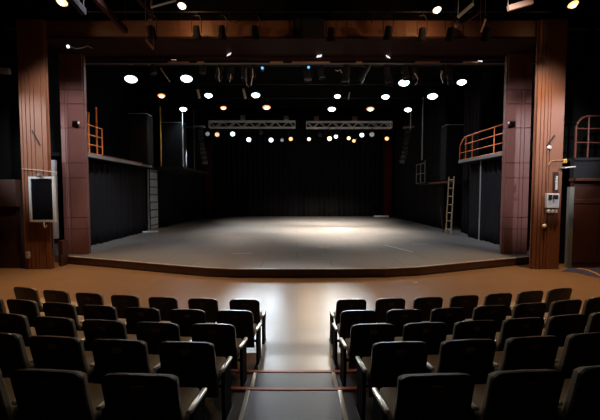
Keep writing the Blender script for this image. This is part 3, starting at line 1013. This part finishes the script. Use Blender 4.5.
# pale panel standing in for the lit wall gap, and black cage ladder
pa, pc = atX(149.5, 231, -9.75), atX(160.5, 228, -9.75)
o = MB().span((-9.85, pa.y, STAGE), (-9.75, pc.y, STAGE + 4.05), bevel=.01).build('lit_gap_panel', M['bluewhite'])
tag(o, 'tall pale panel standing in for the lit gap behind the black ladder at stage left', 'stand-in panel')
ladder('ladder', 'black ladder in front of the tall pale panel', (-9.58, (pa.y + pc.y) / 2 - .5, STAGE), (-9.58, (pa.y + pc.y) / 2 - .5, STAGE + 4.05), 1.5, 8, 'blackmetal', rr=.03)
b = MB()
cab = [atX(149 + .6 * math.sin(y * .9), y, -9.1) for y in range(118, 170, 4)]
b.path(cab, .03, seg=6)
tag(b.build('cable', M['grey'], smooth=60), 'thick grey cable hanging down beside the tall black cabinets', 'cable')

# tall black cabinets / speakers on the left gallery
def cabinet(name, label, c, s, m='curtain', rim='grey'):
    t = thing(name, label, 'speaker', c, 0, 'tall black speaker stacks')
    w_, d_, h_ = s
    MB().span((-w_ / 2, -d_ / 2, .0), (w_ / 2, d_ / 2, h_), bevel=.05).build('body', M[m], t)
    MB().span((-w_ / 2 + .06, -d_ / 2 - .02, .08), (w_ / 2 - .06, -d_ / 2 + .01, h_ - .08), bevel=.008).build('grille', M['curtain'], t)
    b = MB()
    b.span((-w_ / 2 + .03, -d_ / 2 + .02, h_ - .01), (w_ / 2 - .03, d_ / 2 - .04, h_ + .02), bevel=.004)
    b.build('highlight_cap', M['pale'], t)  # pale cap paints the rim highlight along the top
    return t


def cab_from_px(x0, x1, ytop, Y, zbase):
    a, c = atY(x0, ytop, Y), atY(x1, ytop, Y)
    return Vector(((a.x + c.x) / 2, Y, zbase)), (c.x - a.x, .9, a.z - zbase)


c, s = cab_from_px(130.5, 150, 115, 22.0, zGL)
cabinet('speaker_stack', 'large black speaker stack on the left gallery nearest the pillar', c, s)
c, s = cab_from_px(162, 184.5, 123.5, 25.2, zGL)
cabinet('speaker_stack', 'large black speaker stack in the middle of the left gallery', c, s)
c, s = cab_from_px(185.5, 200, 128, 28.5, zGL)
c.x = min(c.x, -8.4)
cabinet('speaker_stack', 'smaller black speaker stack at the far end of left gallery', c, s)
MB().span((-GX, 23.5, zGL - .14), (-7.2, 30.5, zGL)).build('gallery_bay', M['black'], gl)
# upright pipes above the stacks
for px, y0, y1, Y, m, lab in ((160.6, 107, 128, 24.2, 'gold', 'yellow upright pipe above the left speaker stacks'), (183, 112, 150, 24.6, 'alu', 'pale upright pipe under a white lamp on the left'),
                               (194, 109, 130, 28.2, 'grey', 'thin grey upright pipe right of the pale left one'),
                               (410.5, 112, 130, 26.5, 'alu', 'pale upright pipe under a white lamp on the right'), (422, 107, 160, 23.5, 'grey', 'long thin grey upright pipe beside the right speaker stack')):
    p0, p1 = atY(px, y1, Y), atY(px, y0, Y)
    if px < 300:
        p0.z = max(zGL + .005, min(p0.z, 20))
        p0.z = zGL
    o = MB().tube((0, 0, 0), (0, 0, (8.75 if px > 300 else p1.z) - p0.z), .035, seg=10).build('upright_pipe' if px < 300 else 'hanging_pipe', M[m], smooth=40, loc=p0)
    tag(o, lab, 'pipe', 'upright pipes beside the speaker stacks')

# line arrays
def line_array(label, ptop, pbot, n, facing):
    t = thing('line_array', label, 'speaker', ptop, 0, 'line array speakers')
    v = pbot - ptop
    for k in range(n):
        u0 = (k + .5) / n
        bend = u0 * u0
        q = Vector((v.x * bend, -.15 * bend, v.z * u0))
        h = abs(v.z) / n
        ang = facing * (.12 + .25 * u0)
        m_ = MB().box((0, 0, 0), (.40, .45, h * .86), bevel=.02).build('speaker_module', M['canmetal'], t, loc=q, rot=(.1 + .25 * u0, 0, facing * .5))
        MB().box((0, -.232, 0), (.34, .02, h * .4)).build('grille', M['blackmetal'], m_)
        MB().box((facing * .205, 0, 0), (.02, .30, h * .35)).build('side_plate', M['alu'], m_)
    MB().box((0, 0, .06), (.7, .6, .10), bevel=.01).build('flying_frame', M['grey'], t)
    for x in (-.25, .25):
        MB().tube((x, 0, .1), (x, 0, 11.5 - ptop.z), .012, seg=6).build('hanging_cable', M['blackmetal'], t)
    return t


line_array('curved black line array speaker hanging at the left of stage', atY(200, 127.5, 27.8), atY(205.5, 164, 27.8), 8, 1)
line_array('curved black line array speaker hanging at the right of stage', atY(408.5, 128, 27.8), atY(401.5, 163, 27.8), 8, -1)

# right: platform with rail, speaker stack, wooden ladder
zP = atX(445, 181.5, 9.3).z
yp0, yp1 = atX(457, 181, 9.3).y, atX(431, 181, 9.3).y
pf = struct(MB().span((9.2, yp0, zP - .12), (11.6, 28.5, zP)).build('floor_gallery_rear', M['black']))
MB().span((9.16, yp0, zP - .08), (9.2, yp1, zP + .0)).build('edge_channel', M['headerwood'], pf)
c, s = cab_from_px(426, 455, 123, 22.6, zP)
c.x = max(c.x, 9.25 + s[0] / 2)
c.y = 23.6
cabinet('speaker_stack', 'large black speaker stack on the right rear gallery beside the ladder', c, s)
t = thing('gallery_rail', 'small grey guard rail left of the right speaker stack', 'railing', (9.3, 0, zP))
ya, yb = atX(425, 170, 9.3).y, atX(416.5, 170, 9.3).y
hh = 20 / F * ya
for z in (hh, hh * .5, .03):
    MB().tube((0, ya, z), (0, yb, z), .03, seg=8).build('rail', M['grey'], t, smooth=40)
for y in (ya, (ya + yb) / 2, yb):
    MB().tube((0, y, 0), (0, y, hh * (1.15 if y == ya else 1)), .03, seg=8).build('post', M['grey'], t, smooth=40)
lf = atX(450, 232.5, 9.1)
ladder('ladder', 'tan wooden ladder leaning on the right rear gallery', (9.0, lf.y, STAGE), (9.12, lf.y, zP + .25), .72, 7, 'uphol', rr=.028)
o = MB().bar((0, 0, 0), (0, .55, 1.6), .04, .05).build('brace', M['darkbrown'])
o.location = (9.0, lf.y + .75, STAGE)
o.name = 'wooden_prop'
tag(o, 'thin wooden prop leaning beside the tan ladder foot', 'prop')
p = atX(479, 236, 9.25)
o = MB().tube((0, 0, 0), (0, 0, zGR - .14 - STAGE), .03, seg=10).build('upright_pipe', M['grey'], smooth=40, loc=(9.25, p.y, STAGE))
tag(o, 'thin grey upright pipe in front of the curtain below right gallery', 'pipe', 'upright pipes beside the speaker stacks')
# dark equipment crates on the rear edge of the stage
p = atZ(379, 216.6, STAGE)
o = MB().box((0, 0, .10), (1.5, .3, .16), bevel=.02).build('floor_box', M['pale'], loc=(p.x, 37.2, STAGE))
tag(o, 'low pale box on the stage floor before the backdrop, right side', 'box')
p = atZ(143, 233.6, STAGE)
o = MB().box((0, 0, .06), (.9, .4, .10), rot=(0, 0, .4), bevel=.02).build('floor_box', M['pale'], loc=(-9.0, 22.6, STAGE))
tag(o, 'low pale box on the stage floor at the foot of left ladder', 'box')

# ------------------------------------------------------------------ fittings on the wooden pillars
FY = OY - .02
# framed black board, left pillar
q0, q1 = atY(30, 222, FY - .1), atY(54, 176.5, FY - .1)
t = thing('framed_screen', 'black screen in a pale frame on the left wooden pillar', 'screen', ((q0.x + q1.x) / 2, FY - .05, q0.z))
wd, hg = q1.x - q0.x, q1.z - q0.z
b = MB()
fw = .075
b.span((-wd / 2, -.06, 0), (-wd / 2 + fw, 0.03, hg)).span((wd / 2 - fw, -.06, 0), (wd / 2, 0.03, hg))
b.span((-wd / 2 + fw, -.06, 0), (wd / 2 - fw, 0.03, fw)).span((-wd / 2 + fw, -.06, hg - fw), (wd / 2 - fw, 0.03, hg))
b.build('frame', M['pale'], t)
MB().span((-wd / 2 + fw, -.03, fw), (wd / 2 - fw, .02, hg - fw)).build('panel', M['screen'], t)
MB().lathe([(0, -.08), (.06, -.06), (.09, .02), (0, .06)], axis_matrix((-.02, -.12, hg + .05), (0, -.4, -1))).build('lamp', M['grey'], t, smooth=40)
b = MB()
b.path([(.05, -.06, -.0), (.05, -.07, -.12), (.09, -.07, -.20), (.14, -.07, -.16), (.14, -.07, -.10)], .02)
b.build('hook', M['pale'], t, smooth=40)
b = MB()
pp = [atY(x, y, FY - .03) for x, y in ((22, 169), (35, 169.8), (50, 171.6), (57, 172.5))]
b.path(pp, .018)
b.path([pp[-1], atY(55.8, 175, FY - .03)], .012)
tag(b.build('conduit', M['uphol'], smooth=50), 'pale conduit crossing the left pillar above the framed screen', 'pipe')
b = MB()
b.bar(atY(32, 130.5, FY - .02), atY(40, 145.5, FY - .02), .03, .03)
tag(b.build('wall_strip', M['groove']), 'short dark slanting strip high on the left wooden pillar', 'strip', 'slanting strips on the pillars')
p = atY(28, 255, FY - .04)
t = thing('wall_switch', 'small pale switch box low on the left wooden pillar', 'switch box', p)
MB().box((0, 0, 0), (.12, .07, .24), bevel=.01).build('box', M['pale'], t)
MB().box((0, -.04, .03), (.05, .02, .07), bevel=.004).build('rocker', M['greybox'], t)
# electrical panel, right pillar
q0, q1 = atY(545.8, 208, FY - .08), atY(559, 193.5, FY - .08)
t = thing('electrical_panel', 'pale grey electrical panel with black switches on the right pillar', 'electrical panel', ((q0.x + q1.x) / 2, FY - .06, q0.z))
wd, hg = q1.x - q0.x, q1.z - q0.z
MB().span((-wd / 2, -.06, 0), (wd / 2, .06, hg), bevel=.015).build('box', M['pale'], t)
MB().span((-wd / 2 + .05, -.09, hg * .55), (-wd / 2 + .17, -.055, hg * .92), bevel=.008).build('switch', M['black'], t)
MB().span((wd / 2 - .24, -.09, hg * .62), (wd / 2 - .06, -.055, hg * .9), bevel=.008).build('switch', M['black'], t)
MB().span((-wd / 2 + .20, -.07, hg * .38), (-wd / 2 + .26, -.055, hg * .9), bevel=.004).build('handle', M['grey'], t)
for k in range(3):
    x = -wd / 2 + wd * (.2 + .3 * k)
    MB().span((x - .05, -.05, -.17), (x + .05, .06, -.06), bevel=.008).build('socket', M['cream'], t)
# conduit above it
b = MB()
pts = [(547.5, 193.5), (547.5, 170), (548.5, 164.5), (551, 161.3), (556, 160.5), (563.8, 160.3)]
b.path([atY(x, y, FY - .04) for x, y in pts], .017)
tag(b.build('conduit', M['brownbox'], smooth=50), 'brown bent conduit rising from the electrical panel', 'pipe')
p = atY(565.5, 161, FY - .05)
t = thing('junction_box', 'small brass junction box at the end of bent conduit', 'junction box', p)
MB().box((0, .05, 0), (.12, .1, .14), bevel=.015).build('box', M['gold'], t)
MB().lathe([(0, -.02), (.03, -.015), (.03, .01), (0, .02)], axis_matrix((0, 0, 0), (0, -1, 0))).build('cap', M['brownbox'], t, smooth=40)
q0, q1 = atY(553.5, 192.5, FY - .05), atY(558.8, 172, FY - .05)
t = thing('notice_board', 'narrow dark upright notice with a pale strip above electrical panel', 'notice', ((q0.x + q1.x) / 2, FY - .03, q0.z))
wd, hg = q1.x - q0.x, q1.z - q0.z
MB().span((-wd / 2, -.02, 0.02), (wd / 2, .03, hg), bevel=.005).build('board', M['groove'], t)
b = MB()
rnd = random.Random(11)
z = .1
while z < hg * .78:
    h_ = rnd.uniform(.03, .07)
    b.span((-wd * .05 - rnd.uniform(0, .03), -.03, z), (wd * .3, -.015, z + h_))
    z += h_ + .014
b.build('pale_marks', M['pale'], t)
b = MB()
b.bar(atY(547, 145.5, FY - .02), atY(555, 135, FY - .02), .03, .03)
tag(b.build('wall_strip', M['groove']), 'short dark slanting strip high on the right wooden pillar', 'strip', 'slanting strips on the pillars')
p = atY(549.3, 147.5, FY - .03)
t = thing('wall_sensor', 'small round pale sensor below the slanting strip on right pillar', 'sensor', p)
MB().lathe([(0, -.05), (.05, -.04), (.065, 0), (.065, .04), (0, .05)], axis_matrix((0, 0, 0), (0, -1, 0))).build('dome', M['white'], t, smooth=50)
MB().lathe([(0, -.06), (.02, -.055), (0, -.04)], axis_matrix((0, 0, 0), (0, -1, 0))).build('eye', M['greybox'], t, smooth=50)
p0, p1 = atY(544.5, 226, FY - .04), atY(545.5, 211, FY - .04)
t = thing('wall_bell', 'small round pale bell on a thin conduit low on right pillar', 'bell', p0)
MB().lathe([(0, -.05), (.05, -.04), (.075, 0), (.07, .03), (0, .04)], axis_matrix((0, 0, 0), (0, -1, 0))).build('dome', M['white'], t, smooth=50)
MB().tube((0, .02, .06), p1 - p0, .015, seg=8).build('conduit', M['brownbox'], t, smooth=40)
# pale bracket sticking out of the right pillar's dark side
p = atY(569, 167.5, 13.0)
o = MB().bar((-.15, 0, 0), (.18, -.05, .03), .05, .04).build('bracket', M['pale'], loc=p)
tag(o, 'small pale bracket beside the right wooden pillar', 'bracket')
MB().box((-.18, .2, 0), (.08, .35, .05)).build('arm', M['grey'], o)

# ------------------------------------------------------------------ theatre chairs
H = .88
BW = .255


def ztop(x):
    a = abs(x) / BW
    if a < .68:
        return H - .010 * a
    k = (a - .68) / .32
    return H - .007 - .075 * (1 - math.sqrt(max(0, 1 - k * k)))


def yback(x, z):
    return -.20 - .13 * (z - .30) / (H - .30) + .22 * x * x


def xs_(wid, n=18):
    return [wid * math.sin(-PI / 2 + PI * i / n) for i in range(n + 1)]


def make_chair(side):
    """side=-1: block left of the aisle, armrest on the right; +1 mirrored"""
    t = thing('theatre_chair', '', 'chair')
    b = MB()
    b.slab(xs_(BW), lambda x: .30, ztop, yback, .030)
    sh = b.build('back_shell', M['shell'], t, smooth=50)
    md = sh.modifiers.new('bevel', 'BEVEL')
    md.width = .009
    md.segments = 2
    md.limit_method = 'ANGLE'
    b = MB()
    b.slab(xs_(BW - .02), lambda x: .40, lambda x: ztop(x) - .03, lambda x, z: yback(x, z) + .032, .055)
    c = b.build('back_cushion', M['uphol'], t, smooth=50)
    md = c.modifiers.new('bevel', 'BEVEL')
    md.width = .02
    md.segments = 3
    md.limit_method = 'ANGLE'
    c['label'] = 'beige back cushion'
    p = MB().box((0, 0, 0), (.085, .006, .050), bevel=.002).build('number_plate', M['plate'], t)
    zz = .775
    p.location = (0, yback(0, zz) - .004, zz)
    p.rotation_euler = (-math.atan(.13 / (H - .30)) * -1.0, 0, 0)
    p['label'] = 'small brown number plate'
    b = MB()
    b.box((0, .03, .435), (.47, .47, .10), rot=(.07, 0, 0), bevel=.035)
    s = b.build('seat', M['uphol'], t, smooth=50)
    s['label'] = 'beige seat cushion'
    MB().box((0, .02, .37), (.44, .42, .03), rot=(.07, 0, 0), bevel=.01).build('seat_pan', M['darkside'], t)
    ax = -side * .288
    b = MB()
    b.box((ax, .0, .535), (.042, .37, .030), rot=(-.09, 0, 0), bevel=.010)
    a = b.build('armrest', M['cream'], t, smooth=50)
    a['label'] = 'cream armrest'
    b = MB()
    b.slab([ax - .016, ax + .016], lambda x: .02, lambda x: .518, lambda x, z: -.14 + .10 * abs(z - .3), .26, rows=6)
    b.build('side_panel', M['darkside'], t)
    MB().box((ax, -.03, .012), (.06, .40, .022), bevel=.006).build('foot', M['blackmetal'], t)
    MB().bar((ax, -.06, .35), (side * .20, -.06, .35), .03, .03).build('crossbar', M['blackmetal'], t)
    return t


ROWSPEC = [   # picture row of the aisle chair's top edge, drop below camera of that edge, first chair's X left / right, spacing, chairs left / right
    ('front row', 299.2, 1.77, -.885, .915, (.712, .672), 7, 7),
    ('second row', 310.3, 1.62, -.87, .862, (.675, .655), 7, 7),
    ('third row', 323.8, 1.47, -.955, .865, (.66, .615), 5, 6),
    ('fourth row', 341.8, 1.32, -.995, .930, (.637, .64), 4, 4),
    ('nearest row', 374.5, 1.17, -1.035, .915, (.645, .63), 3, 3),
]
CNT = ['beside the aisle', 'second from the aisle', 'third from the aisle', 'fourth from the aisle', 'fifth from the aisle', 'sixth from the aisle', 'seventh from the aisle']
proto = {s: make_chair(s) for s in (-1, 1)}
pk = {s: kids(proto[s]) for s in (-1, 1)}
used = {-1: False, 1: False}
for ri, (rn, py, h, xl, xr, pit, nl, nr) in enumerate(ROWSPEC):
    d = ray(297, py)
    Y0 = -h / d.z * d.y
    zf = CAMZ - h - H
    for side, x0, n in ((-1, xl, nl), (1, xr, nr)):
        X = abs(x0)
        for k in range(n):
            if k:
                X += pit[0 if side < 0 else 1]
            ang = math.atan(2 * X / KR) * 1.0          # row follows an arc towards the stage
            yaw = .85 * ang * (-1 if side < 0 else 1)        # facing the middle of the stage
            s0 = Y0 - x0 * x0 / KR
            Yt = s0 + X * X / KR
            fx, fy = -math.sin(yaw), math.cos(yaw)
            if not used[side]:
                o = proto[side]
                used[side] = True
            else:
                o = proto[side].copy()
                COL.objects.link(o)
                for ch in pk[side]:
                    cc = ch.copy()
                    cc.parent = o
                    COL.objects.link(cc)
            o.location = (side * X + fx * .32, Yt + fy * .32, zf)
            o.rotation_euler = (0, 0, yaw)
            blk = 'left' if side < 0 else 'right'
            o['label'] = f'black theatre chair {CNT[k]} in the {rn} of the {blk} block'
            o['category'] = 'chair'
            o['group'] = f'theatre chairs in the {blk} block'
